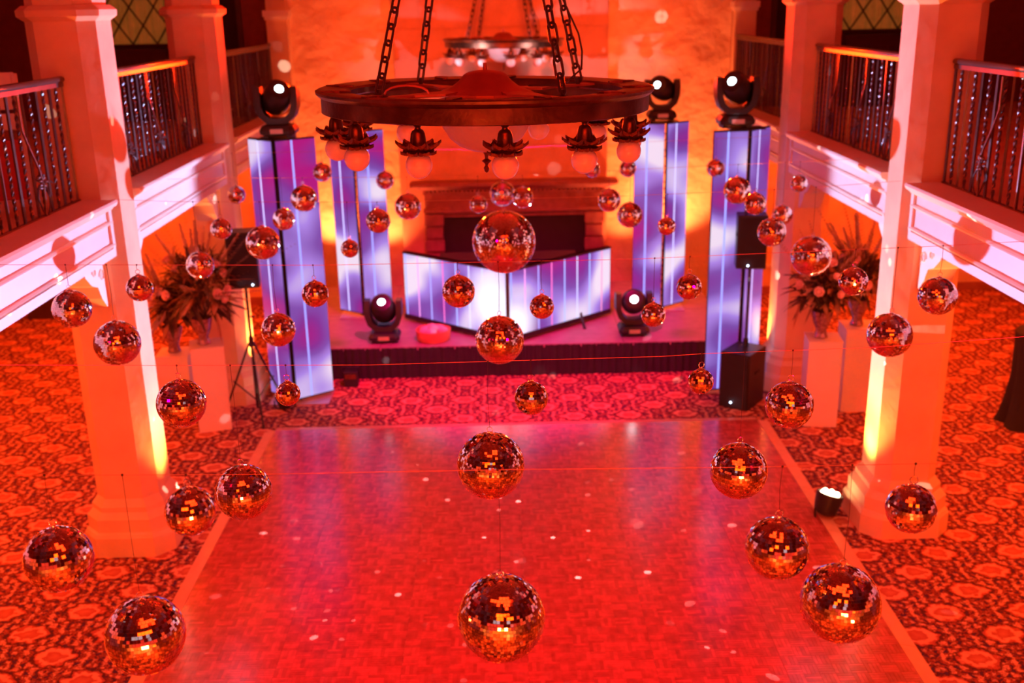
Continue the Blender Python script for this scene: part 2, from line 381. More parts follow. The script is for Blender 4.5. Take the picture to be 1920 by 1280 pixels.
# end-wall pilasters that carry the gallery ends
def oct_ring(cx, cy, h, c, z):
    return [(cx-h+c, cy-h, z), (cx+h-c, cy-h, z), (cx+h, cy-h+c, z), (cx+h, cy+h-c, z), (cx+h-c, cy+h, z), (cx-h+c, cy+h, z), (cx-h, cy+h-c, z), (cx-h, cy-h+c, z)]
def column(x, y, label, h=.30, c=.12):
    t = thing('column', label, 'column', (x, y, 0), group='octagonal plaster columns')
    mb = MB(); mb.loft([oct_ring(0, 0, h, c, .55), oct_ring(0, 0, h, c, 5.0)]); mb.build('shaft', 'plaster', t)
    mb = MB(); mb.loft([oct_ring(0, 0, hh, cc, z) for hh, cc, z in ((h+.135, .16, 0), (h+.135, .16, .20), (h+.12, .155, .235), (h+.10, .15, .25), (h+.10, .15, .38), (h+.075, .14, .41), (h+.05, .135, .44), (h+.05, .135, .49), (h+.02, .125, .53), (h, c, .56))])
    mb.build('base', 'plaster', t)
    mb = MB(); mb.loft([oct_ring(0, 0, hh, cc, z) for hh, cc, z in ((h, c, 4.96), (h+.05, .135, 5.0), (h+.055, .14, 5.05), (h+.01, .12, 5.09))])
    mb.build('capital_ring', 'plaster', t)
    mb = MB(); mb.loft([oct_ring(0, 0, h-.015, c, 5.08), oct_ring(0, 0, h-.015, c, ZC)]); mb.build('upper_shaft', 'plaster', t)
    # carved brackets under the gallery beam, before and behind the column
    for sy in (-1, 1):
        e = .20 if x > 0 else -.20
        mb = MB(); prof = [(0, 2.50), (.06, 2.50), (.16, 2.60), (.22, 2.72), (.34, 2.76), (.46, 2.86), (.50, 2.96), (0, 2.96)]
        r0 = [(-.13, sy*(h+a-.005), z) for a, z in prof]; r1 = [(.13, sy*(h+a-.005), z) for a, z in prof]
        mb.loft([r0, r1]); b = mb.build('bracket', 'white', t)
        mb = MB()
        for sx in (-1, 1):
            for (cy_, cz_, r_) in ((.10, 2.80, .06), (.27, 2.86, .045)):
                pts = []
                for k in range(16):
                    a = k/15*2.6*pi; rr = r_*(1-.75*k/15)
                    pts.append((sx*.133, sy*(h+cy_+rr*cos(a)), cz_+rr*sin(a)))
                mb.tube(pts, .008, 5)
        mb.build('scroll_carving', 'white', b)
    return t
LX, RX = -3.70, 3.90
column(LX, 9.42, 'left near octagonal plaster column with stepped base, lavender lit on one side')
column(RX, 9.42, 'right near octagonal plaster column with bright amber uplight at its foot')
column(LX-.03, 13.42, 'left far octagonal column behind the flower pedestals')
column(RX+.03, 13.42, 'right far octagonal column behind the subwoofer')
column(LX, 5.42, 'left foremost octagonal column beside the dance floor'); column(RX, 5.42, 'right foremost octagonal column beside the dance floor')
for x, s, nm in ((-3.60, -1, 'left'), (4.08, 1, 'right')):
    t = thing('pilaster', 'flat plaster pilaster at the %s corner of the end wall' % nm, 'pilaster', (x, 17.86, 0))
    MB().box((-.17, -.1, 0), (.17, .14, 4.93)).build('shaft', 'plaster', t)
    MB().box((-.21, -.15, 4.93), (.21, .14, 5.03)).box((-.19, -.12, 4.88), (.19, .14, 4.93)).build('capital_ring', 'white', t)
    MB().box((-.16, -.09, 5.03), (.16, .14, ZC)).build('upper_shaft', 'plaster', t)

# ------------------------------------------------------------------ galleries: fascia, railing
def extr(mb, prof, y0, y1, s, x0):
    """prof: list of (outward offset, z); extruded along y"""
    r0 = [(x0-s*a, y0, z) for a, z in prof]; r1 = [(x0-s*a, y1, z) for a, z in prof]
    if s < 0: mb.loft([r1, r0])
    else: mb.loft([r0, r1])
TW = None
def twisted():
    mb = MB(); n = 44; rings = []; Lh = .98
    for k in range(n+1):
        z = Lh*k/n; a = 2*pi*4.3*z; h = .0145*(1 if .03 < z < .95 else .8)
        rings.append([(h*cos(a+q), h*sin(a+q), z) for q in (pi/4, 3*pi/4, 5*pi/4, 7*pi/4)])
    mb.loft(rings); return mb.mesh('twisted_baluster', 'iron')
def plainbar():
    mb = MB(); mb.box((-.0095, -.0095, 0), (.0095, .0095, .98)); return mb.mesh('plain_baluster', 'iron')
TWM, PLM = twisted(), plainbar()
def scroll_mesh():
    mb = MB()
    pts = [(0, .0, 0), (0, .02, .10), (0, .03, .25), (0, -.01, .38), (0, -.12, .55), (0, -.20, .70), (0, -.20, .82), (0, -.20, .96)]
    sm = []
    for i in range(len(pts)-1):
        for k in range(4):
            a, b = Vector(pts[i]), Vector(pts[i+1]); sm.append(tuple(a.lerp(b, k/4)))
    sm.append(pts[-1]); mb.tube(sm, .009, 6)
    mb.tube([(0, .0, 0), (0, -.05, .06), (0, -.10, .16), (0, -.06, .24), (0, .02, .27)], .007, 6)
    mb.tube([(0, .04, 0), (0, .10, .07), (0, .11, .15), (0, .05, .22)], .007, 6)
    return mb.mesh('scroll_bar', 'iron', True)
def knot_mesh():
    mb = MB(); rnd = random.Random(3)
    for k in range(9):
        a = k/9*2*pi; mb.sphere((.014*cos(a*2), .05*cos(a), .27+.05*sin(a)), .017, 8, 5, (1, 1.3, .8))
    for k in range(5):
        a = k*1.3; mb.tube([(0, .02, .27), (.02*cos(a), .02+.09*cos(a), .27+.06*sin(a)), (.03*cos(a), .02+.13*cos(a), .24+.09*sin(a))], [.006, .010, .003], 5)
    return mb.mesh('leaf_knot', 'iron', True)
SCM, KNM = scroll_mesh(), knot_mesh()

def bay(s, x0, y0, y1, which, seen=True):
    """s=+1: right gallery (nave lies towards -x). x0 = column centre line"""
    side = 'right' if s > 0 else 'left'
    fx = x0 - s*.235      # fascia plane
    t = thing('gallery_fascia', 'white moulded gallery fascia and ledge, %s %s' % (side, which), 'balcony front')
    mb = MB(); prof = [(-.25, 3.46), (.085, 3.46), (.095, 3.44), (.075, 3.405), (.045, 3.39), (.03, 3.37), (-.25, 3.37)]
    extr(mb, prof, y0, y1, s, fx); mb.build('ledge', 'white', t)
    mb = MB(); extr(mb, [(-.25, 3.372), (0, 3.372), (0, 2.96), (-.25, 2.96)], y0, y1, s, fx); mb.build('beam', 'white', t)
    for z0, z1 in ((3.245, 3.275), (3.045, 3.075)):
        mb = MB(); extr(mb, [(-.01, z0), (.02, z0), (.028, (z0+z1)/2), (.02, z1), (-.01, z1)], y0, y1, s, fx); mb.build('moulding', 'white', t)
    mb = MB(); extr(mb, [(-.01, 2.955), (.018, 2.955), (.018, 3.03), (-.01, 3.03)], y0, y1, s, fx); mb.build('lower_band', 'white', t)
    for ye in (y0, y1-.06):
        mb = MB(); extr(mb, [(-.01, 3.03), (.022, 3.03), (.022, 3.372), (-.01, 3.372)], ye, ye+.06, s, fx); mb.build('end_stile', 'white', t)
    if not seen: return
    r = thing('gallery_railing', 'dark iron gallery railing with twisted bars, %s %s' % (side, which), 'railing', (x0-s*.0, 0, 3.46))
    a, b = y0+.02, y1-.02
    mb = MB(); xw = .035
    def rr(y, sc=1): return [(xw*sc*cos(q), y, 1.035+.026*sc*sin(q)) for q in [k*pi/5 for k in range(10)]]
    mb.loft([rr(a, .5), rr(a+.02), rr(b-.02), rr(b, .5)]); mb.build('handrail', 'rail', r, True)
    MB().box((-.018, a+.02, .975), (.018, b-.02, 1.012)).build('top_channel', 'iron', r)
    MB().box((-.015, a, .0), (.015, b, .012)).build('bottom_channel', 'iron', r)
    n = int(round((b-a)/.132)); skip = []
    for k in range(n+1):
        y = a+.03+(b-a-.06)*k/n
        tw = k % 2 == 0
        ob('twisted_baluster' if tw else 'plain_baluster', TWM if tw else PLM, r, (0, y, .008), rot=(0, 0, random.uniform(0, 1.5)))
    for fr in (.22, .5, .78):
        y = a+(b-a)*fr
        sc_ = ob('scroll_bar', SCM, r, (-s*.02, y, .005)); ob('leaf_knot', KNM, sc_, (0, 0, 0))
for s, x0 in ((-1, LX), (1, RX)):
    bay(s, x0, 5.72, 9.12, 'nearest bay in view')
    bay(s, x0, 9.72, 13.12, 'middle bay between the columns')
    bay(s, x0+s*.03, 13.72, 17.68, 'far bay next to the end wall')
    bay(s, x0, .3, 5.12, 'bay beside the photographer', seen=False)

# upper gallery back: leaded windows, dark panels and doorways
for k, (x0, x1, z0) in enumerate(((-6.55, -5.42, 4.54), (5.70, 6.85, 4.55))):
    z1 = 6.3
    wn = ob('window_%d' % (k+1), None, kind='structure')
    cur = MB(); nf = 48; rings = []
    cm = mat('window_curtain_%d' % k, (.62, .42, .16), .8, var=.35, scale=3, emit=(.55, .22, .03), es=.18)  # weak emission puts the window's lit look into the curtain
    v = []; f = []
    for i in range(nf+1):
        x = x0+(x1-x0)*i/nf; yy = 17.93+.018*sin(i*1.1)+.01*sin(i*2.7)
        v += [(x, yy, z0), (x, yy, z1)]
        if i: f.append((2*i-2, 2*i, 2*i+1, 2*i-1))
    cur.add(v, f); cur.build('curtain', cm, wn)
    fr = MB().box((x0-.05, 17.86, z0-.05), (x0, 17.99, z1)).box((x1, 17.86, z0-.05), (x1+.06, 17.99, z1)).box((x0-.05, 17.86, z0-.05), (x1+.06, 17.99, z0))
    fr.build('window_frame', 'darkwood', wn)
    pitch = .40
    for d in (-1, 1):
        c0 = -8
        for q in range(-12, 14):
            # lines z - z0 = d*1.45*(x - xq)
            xq = x0+q*pitch+.14
            pts = []
            for xx in (x0, x1):
                zz_ = z0+d*1.45*(xx-xq); pts.append([xx, zz_])
            # clip to window height
            def clip(p, o_):
                if p[1] < z0: return [p[0]+(z0-p[1])*(o_[0]-p[0])/(o_[1]-p[1]), z0]
                if p[1] > z1: return [p[0]+(z1-p[1])*(o_[0]-p[0])/(o_[1]-p[1]), z1]
                return p
            if (pts[0][1] < z0 and pts[1][1] < z0) or (pts[0][1] > z1 and pts[1][1] > z1): continue
            A, B = clip(pts[0], pts[1]), clip(pts[1], pts[0])
            if abs(A[0]-B[0]) < .03: continue
            MB().tube([(A[0], 17.885, A[1]), (B[0], 17.885, B[1])], .014, 4).build('lead_bar', 'darkwood', wn)
    t = thing('radiator_cabinet', 'low dark wooden cabinet under the %s leaded window' % ('left' if k == 0 else 'right'), 'cabinet', ((x0+x1)/2, 17.8, 3.32))
    MB().box((-.56, -.17, 0), (.56, .18, 1.1)).build('body', 'darkwood', t)
    MB().box((-.59, -.2, 1.1), (.59, .18, 1.15)).build('top', 'darkwood', t)
    for i in range(8): MB().box((-.5+i*.127, -.185, .12), (-.42+i*.127, -.17, .98)).build('slat', 'darkwood', t)
for k, (x0, x1) in enumerate(((-5.05, -4.28), (4.62, 5.4))):
    d = ob('door_%d' % (k+1), None, kind='structure')
    MB().box((x0, 17.93, 3.32), (x1, 18, 6.1)).build('door_panel', 'darkhole', d)  # flat dark sheet in place of the unlit doorway
    MB().box((x0-.07, 17.9, 3.32), (x0, 18, 6.17)).box((x1, 17.9, 3.32), (x1+.07, 18, 6.17)).build('door_frame', 'darkwood', d)

# white folding chairs stored behind the left rail
ch = None
def chair_thing(loc, rz, label):
    t = thing('folding_chair', label, 'chair', loc, rz, 'white folding chairs'); t.scale = (1.28,)*3
    for sx in (-.2, .2):
        MB().tube([(sx, -.12, 0), (sx, .05, .95)], .022, 8).build('leg', 'white', t)
    for i in range(3): MB().box((-.2, .005+i*.02, .58+i*.135), (.2, .035+i*.02, .69+i*.135), ch=.008).build('backrest_slat', 'white', t)
    MB().box((-.19, -.10, .12), (.19, -.02, .52), ch=.01).build('seat', 'redchair', t)
    return t
chair_thing((-4.42, 9.18, 3.32), .35, 'white folding chair with red seat leaning behind left railing, nearer the column')
chair_thing((-4.72, 9.36, 3.32), -.1, 'white folding chair with red seat leaning behind left railing, farther from the column')

# ------------------------------------------------------------------ dance floor
df = thing('dance_floor', 'portable oak parquet dance floor laid over the carpet', 'dance floor', (-2.88, 12.04, 0))
PW, PD, NF = 6.03/6, .965, 8
def panel(seed):
    rnd = random.Random(seed); mb = MB(); bw, bd = PW/NF, PD/NF
    for i in range(NF):
        for j in range(NF):
            x, y = i*bw, j*bd; hor = (i+j) % 2
            for k in range(4):
                zt = .03+rnd.uniform(0, .0007); g = .0012
                if hor: lo, hi = (x+g, y+k*bd/4+g), (x+bw-g, y+(k+1)*bd/4-g)
                else: lo, hi = (x+k*bw/4+g, y+g), (x+(k+1)*bw/4-g, y+bd-g)
                mb.add([(lo[0], lo[1], zt), (hi[0], lo[1], zt), (hi[0], hi[1], zt), (lo[0], hi[1], zt), (lo[0], lo[1], zt-.004), (hi[0], lo[1], zt-.004), (hi[0], hi[1], zt-.004), (lo[0], hi[1], zt-.004)],
                       [(0, 1, 2, 3), (4, 5, 1, 0), (5, 6, 2, 1), (6, 7, 3, 2), (7, 4, 0, 3)])
    mb.box((.007, .007, 0), (PW-.007, PD-.007, .0275))
    return mb.mesh('floor_panel', 'wood')
PM = [panel(i) for i in range(4)]
for i in range(6):
    for j in range(9):
        ob('floor_panel', PM[(i*3+j*5+(i*j) % 3) % 4], df, (i*PW, -(j+1)*PD, 0))
def ramp_strip(L_, name='edge_ramp'):
    mb = MB(); mb.loft([[(0, 0, 0), (.135, 0, 0), (.135, 0, .006), (0, 0, .031)], [(0, L_, 0), (.135, L_, 0), (.135, L_, .006), (0, L_, .031)]])
    return mb.mesh(name, 'trimwood')
rm = ramp_strip(PD-.004); rx = ramp_strip(PW-.004)
for j in range(9):
    ob('edge_ramp', rm, df, (6*PW+.002, -(j+1)*PD, 0))
    o = ob('edge_ramp', rm, df, (-.002, -j*PD, 0)); o.rotation_euler = (0, 0, pi)
for i in range(6):
    o = ob('edge_ramp', rx, df, ((i+1)*PW, .002, 0)); o.rotation_euler = (0, 0, pi/2)

# ------------------------------------------------------------------ stage
st = thing('stage', 'low stage with black skirt in front of the fireplace', 'stage', (0, 0, 0))
MB().box((-3.05, 14.0, .40), (3.3, 17.45, .45)).build('deck', 'stage', st)
mb = MB(); v = []; f = []; nn = 420
path = []
for i in range(nn+1):
    u = i/nn; x = -3.05+6.35*u
    path.append((x, 13.985+.012*sin(i*.9)+.008*sin(i*.37+1)))
for i, (x, y) in enumerate(path):
    v += [(x, y-.028, .002), (x, y, .44)]
    if i: f.append((2*i-2, 2*i, 2*i+1, 2*i-1))
mb.add(v, f); mb.box((-3.05, 14.02, 0), (-3.0, 17.4, .40)).box((3.25, 14.02, 0), (3.3, 17.4, .40))
mb.build('skirt', 'cloth', st)
for x in (-3.0+1.24, .1, .1+1.6):
    MB().box((x-.004, 14.0, .446), (x+.004, 17.44, .4508)).build('deck_seam', 'black', st)
MB().box((-3.05, 15.62, .4495), (3.3, 15.626, .4515)).build('deck_seam', 'black', st)

# ------------------------------------------------------------------ fireplace
fp = thing('fireplace', 'carved stone fireplace with dark opening behind the booth', 'fireplace', (.22, 17.775, 0))
def fb(n, lo, hi, m='stone', p=fp, ch=0): return MB().box(lo, hi, ch=ch).build(n, m, p)
MB().loft([[(-a, -b, z), (a, -b, z), (a, 0, z), (-a, 0, z)] for a, b, z in ((1.58, .20, 2.06), (1.66, .26, 2.10), (1.72, .30, 2.13), (1.76, .33, 2.15), (1.76, .33, 2.20), (1.72, .30, 2.21))]).build('mantel_shelf', 'stone', fp)
fb('frieze', (-1.52, -.16, 1.72), (1.52, 0, 2.0))
fb('frieze_band', (-1.55, -.19, 1.68), (1.55, 0, 1.73)); fb('frieze_band', (-1.55, -.19, 1.99), (1.55, 0, 2.03))
dm = MB().box((0, -.045, 0), (.035, 0, .045)).mesh('dentil', 'stone')
for i in range(44): ob('dentil', dm, fp, (-1.53+i*.0704, -.17, 2.03))
sm_ = MB()
pts = [(.095*(1-.8*k/22)*cos(k/22*3.3*pi), -.006, .095*(1-.8*k/22)*sin(k/22*3.3*pi)) for k in range(23)]
sm_.tube(pts, .011, 5); sm_.tube([(.095, -.006, 0), (.17, -.006, -.07), (.25, -.006, -.05)], .010, 5)
scm = sm_.mesh('carved_scroll', 'stone', True)
for i in range(11): ob('carved_scroll', scm, fp, (-1.36+i*.265, -.16, 1.86))
for sx in (-1, 1):
    x = sx*1.38
    fb('jamb', (x-.15, -.10, .0), (x+.15, 0, 1.68))
    for i in range(7):
        fb('jamb_block', (x-.17+.02*(i % 2), -.16+.02*(i % 2), .1+i*.225), (x+.17-.02*(i % 2), -.09, .1+i*.225+.19), ch=.015)
fb('firebox', (-1.25, -.02, 0), (1.25, .0, 1.68), 'darkhole')  # flat dark sheet in place of the shaded recess
fb('lintel', (-1.25, -.08, 1.58), (1.25, -.02, 1.68))

# ------------------------------------------------------------------ LED booth
zb0, zb1 = .56, 1.50
A = Vector((-1.50, 15.33)); B = Vector((.06, 13.98)); D_ = Vector((1.64, 15.36))
bt = thing('dj_booth', 'V-shaped booth faced with glowing purple and white video panels', 'booth', (B.x, B.y, .455))
lA = (A-B).length; lD = (D_-B).length
for (P0, P1, nm, seed, hot) in ((A, B, 'left', 2, (1.80, .45, .62)), (B, D_, 'right', 5, (.1, .15, .5))):
    ln = (P1-P0).length; ang = math.atan2(P1.y-P0.y, P1.x-P0.x)
    lines = [(.06+i*ln/8.0, .012, c) for i, c in enumerate([(.45, .6, 1.6), (1.5, .5, 1.3), (.6, .6, 1.6), (1.5, .25, .9), (.6, .75, 1.7), (1.0, 1.0, 1.7), (.6, .8, 1.7), (1.4, .4, .8)])]
    m = led('booth_video_'+nm, ln, zb1-zb0, lines, seed, 1.0, hot)
    pn = MB().box((.02, -.012, 0), (ln-.02, .0, zb1-zb0)).build('video_panel', m, bt)
    pn.location = (P0.x-B.x, P0.y-B.y, zb0-.45); pn.rotation_euler = (0, 0, ang); pn['label'] = '%s glowing video panel' % nm
    fr = MB().box((0, .0, -.04), (ln, .07, zb1-zb0+.03)).box((0, -.02, -.07), (ln, .07, -.005)).box((0, -.015, zb1-zb0+.002), (ln, .07, zb1-zb0+.03)).build('panel_frame', 'black', bt)
    fr.location = pn.location; fr.rotation_euler = pn.rotation_euler
    for u in (.12, .5, .88):
        q = P0.lerp(P1, u)-B
        MB().tube([(q.x, q.y+.12, 0), (q.x, q.y+.06, zb0-.45)], .02, 8).build('leg', 'black', bt)
MB().box((-.025, -.05, .02), (.025, .05, zb1-.42)).build('corner_post', 'black', bt)
q = B.lerp(D_, .72)-B
MB().tube([(q.x, q.y-.30, 0), (q.x-.05, q.y+.02, .2)], .022, 8).build('brace', 'black', bt)
MB().box((-1.0, .95, zb0-.45+.86), (1.05, 1.5, zb0-.45+.90)).build('table_top', 'black', bt)
for x in (-.9, .95): MB().box((x-.03, 1.0, 0), (x+.03, 1.45, zb0-.45+.86)).build('table_leg', 'black', bt)

# ------------------------------------------------------------------ LED towers and moving heads
def moving_head(name_loc, label, lens_dir, scale=1.0, hot=False, rz=0):
    t = thing('moving_head_light', label, 'stage light', name_loc, rz, 'moving head lights'); t.scale = (scale,)*3
    mb = MB(); mb.loft([[(sx*a, sy*b, z) for sx, sy in ((-.75, -1), (.75, -1), (1, -.75), (1, .75), (.75, 1), (-.75, 1), (-1, .75), (-1, -.75))] for a, b, z in ((.15, .13, .02), (.19, .16, .04), (.20, .17, .08), (.17, .15, .13), (.09, .09, .15))])
    mb.build('base', 'black', t, 30)
    for sx in (-.13, .13): MB().box((sx-.03, -.13, 0), (sx+.03, .13, .025)).build('foot', 'black', t)
    MB().box((-.07, -.172, .05), (.07, -.165, .10)).build('display', mat('display_panel', (.3, .1, .1), .2, emit=(.5, .08, .05), es=.6), t)
    # yoke: a U of constant thickness
    mb = MB(); path = [(-.20, .55), (-.205, .46), (-.20, .34), (-.17, .25), (-.10, .185), (0, .17), (.10, .185), (.17, .25), (.20, .34), (.205, .46), (.20, .55)]
    rings = []
    for i, (x, z) in enumerate(path):
        a = path[min(i+1, len(path)-1)]; b = path[max(i-1, 0)]; tx, tz = a[0]-b[0], a[1]-b[1]; l = math.hypot(tx, tz); nx, nz_ = -tz/l, tx/l
        w_ = .07 if i in (0, len(path)-1) else .10
        rings.append([(x-nx*.036, -w_, z-nz_*.036), (x+nx*.036, -w_, z+nz_*.036), (x+nx*.036, w_, z+nz_*.036), (x-nx*.036, w_, z-nz_*.036)])
    mb.loft(rings); mb.build('yoke', 'black', t, 30)
    d = Vector(lens_dir).normalized(); q = d.to_track_quat('Z', 'Y').to_matrix().to_4x4(); q.translation = (0, 0, .43)
    mb = MB(); mb.lathe([(.06, -.20), (.115, -.19), (.15, -.13), (.16, -.02), (.155, .08), (.14, .15), (.115, .182), (.09, .187)], n=24, mtx=q)
    h = mb.build('head', 'black', t, 40)
    mb = MB(); mb.lathe([(.0, .194), (.042, .194), (.048, .191), (.0, .190)], n=24, mtx=q); mb.build('lens', 'cyan_hot' if hot else 'cyan', h)
    mb = MB(); mb.lathe([(.050, .188), (.098, .180), (.098, .20), (.052, .204)], n=24, mtx=q); mb.f = mb.f[:-2]; mb.build('lens_ring', 'black', h, 40)
    return t
def tower(xa, ya, xm, ym, xb, yb, z0, z1, label, seed, top=None):
    t = thing('led_tower', label, 'video tower', (xm, ym+.12, z0), group='glowing video towers')
    hh = z1-z0-.06; ox, oy = xm, ym+.12
    for k, (p0, p1) in enumerate((((xa, ya), (xm-.022, ym)), ((xm+.022, ym), (xb, yb)))):
        ln = math.dist(p0, p1); ang = math.atan2(p1[1]-p0[1], p1[0]-p0[0])
        m = led('tower_video_%d_%d' % (seed, k), ln, hh, [(ln*(.42 if k == 0 else .40), .013, (1.1, 1.0, 1.9) if (seed+k) % 2 else (.55, .6, 1.7))], seed*2.3+k*1.1, .95)
        pn = MB().box((.006, -.008, .05), (ln-.006, 0, hh)).build('video_panel', m, t); pn.location = (p0[0]-ox, p0[1]-oy, .04); pn.rotation_euler = (0, 0, ang)
        fr = MB().box((0, .0, .03), (ln, .035, hh+.02)).build('panel_frame', 'black', t); fr.location = pn.location; fr.rotation_euler = pn.rotation_euler
    for dx in (-.05, .05):
        for dy in (.02, .12): MB().tube([(dx, dy, .02), (dx, dy, hh+.05)], .012, 8).build('truss_pipe', 'black', t)
    k = 0; z = .15
    mb = MB()
    while z < hh-.2:
        mb.tube([(-.05, .02, z), (.05, .02, z+.12)], .007, 5); mb.tube([(.05, .02, z+.12), (-.05, .02, z+.24)], .007, 5); z += .24
    mb.build('truss_lacing', 'black', t)
    mb = MB(); mb.box((xa-ox+.02, -.13, 0), (xb-ox-.02, .42, .018)); mb.build('base_plate', mat('base_steel', (.55, .5, .55), .4, .4), t)
    MB().box((-.22, -.02, hh+.045), (.22, .30, hh+.06)).build('top_plate', 'black', t)
    return t
tower(-3.18, 13.30, -2.80, 12.98, -2.34, 13.30, 0, 3.50, 'front left tower of two angled video panels, tripod speaker beside it', 1)
tower(2.66, 13.00, 3.12, 13.05, 3.47, 13.45, 0, 3.50, 'front right tower of two angled video panels behind the subwoofer', 2)
tower(-2.56, 15.75, -2.16, 15.48, -1.74, 15.70, .45, 3.32, 'rear left tower of two angled video panels on the stage', 3)
tower(2.0, 15.55, 2.46, 15.50, 2.84, 15.78, .45, 3.34, 'rear right tower of two angled video panels on the stage', 4)
moving_head((-2.76, 13.24, 3.51), 'black moving head light on top of the front left tower', (.35, -.8, .55), 1.12)
moving_head((2.98, 13.3, 3.51), 'black moving head light on top of the front right tower', (-.45, -.75, .42), 1.12)
moving_head((2.42, 15.76, 3.355), 'black moving head light on top of the rear right tower', (-.45, -.8, .30), 1.08)
moving_head((-1.72, 14.32, .452), 'black moving head light standing on the left of the stage', (-.02, -.75, .65), 1.12)
moving_head((1.88, 14.40, .452), 'black moving head light on the right of the stage, lens dazzling white', (-.08, -.85, .38), 1.12, hot=True)

# ------------------------------------------------------------------ speakers
def speaker(loc, rz, w_, d_, h_, label, led_=None, name='loudspeaker'):
    t = thing(name, label, 'speaker', loc, rz)
    MB().box((-w_/2, -d_/2+.02, 0), (w_/2, d_/2, h_), ch=.012).build('cabinet', 'black', t)
    MB().box((-w_/2+.015, -d_/2-.002, .02), (w_/2-.015, -d_/2+.022, h_-.02), ch=.006).build('grille', 'grille', t)
    if led_: MB().sphere((led_[0], -d_/2-.006, led_[1]), .012, 8, 6).build('indicator_light', 'bluedot', t)
    for sx in (-1, 1): MB().box((sx*w_/2-.006, -.06, h_*.6), (sx*w_/2+.006, .06, h_*.6+.035)).build('handle', 'grille', t)
    return t
sx_, sy_ = at(470, 700, y=12.95).x, 12.95
t = thing('speaker_stand', 'black tripod stand under the left loudspeaker', 'stand', (-3.22, 12.62, 0))
MB().tube([(0, 0, .12), (0, 0, 1.75)], .018, 8).build('pole', 'black', t)
MB().tube([(0, 0, .95), (0, 0, 1.08)], .032, 10).build('collar', 'black', t)
MB().tube([(.03, -.02, 1.35), (.08, -.03, 1.36)], .012, 6).build('knob', 'black', t)
for a in (-70, 50, 170):
    dx, dy = cos(RAD(a)), sin(RAD(a))
    l = MB().tube([(.03*dx, .03*dy, 1.0), (.46*dx, .46*dy, .015)], .014, 6).build('leg', 'black', t)
    MB().tube([(.0, .0, .22), (.30*dx, .30*dy, .47)], .009, 6).build('brace', 'black', t)
    MB().sphere((.46*dx, .46*dy, .02), .02, 8, 6).build('rubber_foot', 'black', l)
p = at(456, 538, y=12.95)
speaker((-3.22, 12.62, 1.75), RAD(10), .36, .34, .70, 'black loudspeaker on the tripod stand by the flowers', (.1, .05))
sub = speaker((3.09, 12.70, 0), RAD(-37), .40, .54, .75, 'large black subwoofer standing on the carpet at right', (-.02, .09), 'subwoofer')
t = thing('speaker_pole', 'black pole rising from the subwoofer to the speaker above', 'pole', (3.14, 12.80, .755))
MB().tube([(0, 0, 0), (0, 0, 1.05)], .018, 8).build('tube', 'black', t)
MB().tube([(0, 0, 0), (0, 0, .10)], .035, 10).build('socket', 'black', t)
speaker((3.14, 12.80, 1.81), RAD(-8), .37, .30, .68, 'black loudspeaker on the pole above the subwoofer', (-.04, .05))

# ------------------------------------------------------------------ par uplights
def par(loc, label, tilt=(0, 0, 1), rz=0, s=1.0):
    t = thing('uplight', label, 'uplight', loc, rz, 'floor uplights'); t.scale = (s,)*3
    d = Vector(tilt).normalized(); q = d.to_track_quat('Z', 'Y').to_matrix().to_4x4(); q.translation = (0, 0, .13)
    MB().lathe([(.07, -.10), (.10, -.08), (.115, .0), (.125, .08), (.125, .10), (.11, .10), (.105, .085)], n=18, mtx=q).build('housing', 'black', t, 40)
    lm = MB()
    for i in range(7):
        a = i*pi/3; r = .062 if i < 6 else 0
        c = q @ Vector((r*cos(a), r*sin(a), .095)); lm.sphere(tuple(c), .032, 8, 6)
    lm.build('lens_cluster', 'amberled', t, True)
    pts = [(-.15, 0, .13), (-.15, 0, .05), (-.13, 0, .008), (.13, 0, .008), (.15, 0, .05), (.15, 0, .13)]
    MB().tube(pts, .011, 6).build('yoke', 'black', t)
    return t
par((3.25, 9.50, 0), 'black uplight with glowing amber lenses at right near column foot', (.3, 0, 1), .5, 1.1)
par((-2.92, 12.86, 0), 'black uplight with glowing lenses beside the front left tower', (-.2, .1, 1), 0, .9)
par((3.75, 14.1, 0), 'black uplight behind the subwoofer at the right far column foot', (.1, -.1, 1), 0, .9)
t = thing('control_box', 'small black box light on the carpet before the stage skirt', 'stage light', (-2.16, 13.72, 0))
MB().box((-.09, -.10, 0), (.11, .10, .22), ch=.01).build('body', 'black', t)
MB().box((-.07, -.106, .12), (.09, -.1, .19)).build('display', 'bronze2', t)
MB().tube([(-.10, 0, .10), (-.12, 0, .27), (.12, 0, .27), (.13, 0, .10)], .01, 6).build('bracket', 'black', t)

# ------------------------------------------------------------------ round basket on the stage
t = thing('basket', 'round orange wicker basket of pink cloth on the stage', 'basket', (-1.02, 14.32, .452))
MB().lathe([(.22, 0), (.24, .02), (.25, .12), (.255, .16), (.24, .165), (.23, .14), (.22, .03)], n=28).build('bowl', 'tray', t, 40)
rnd = random.Random(4)
for k in range(7):
    a = k*.9; r = .13 if k < 6 else 0
    MB().sphere((r*cos(a), r*sin(a), .13+rnd.uniform(0, .04)), .09, 12, 8, (1, 1, .6)).build('folded_cloth', 'pinkcloth', t, True)

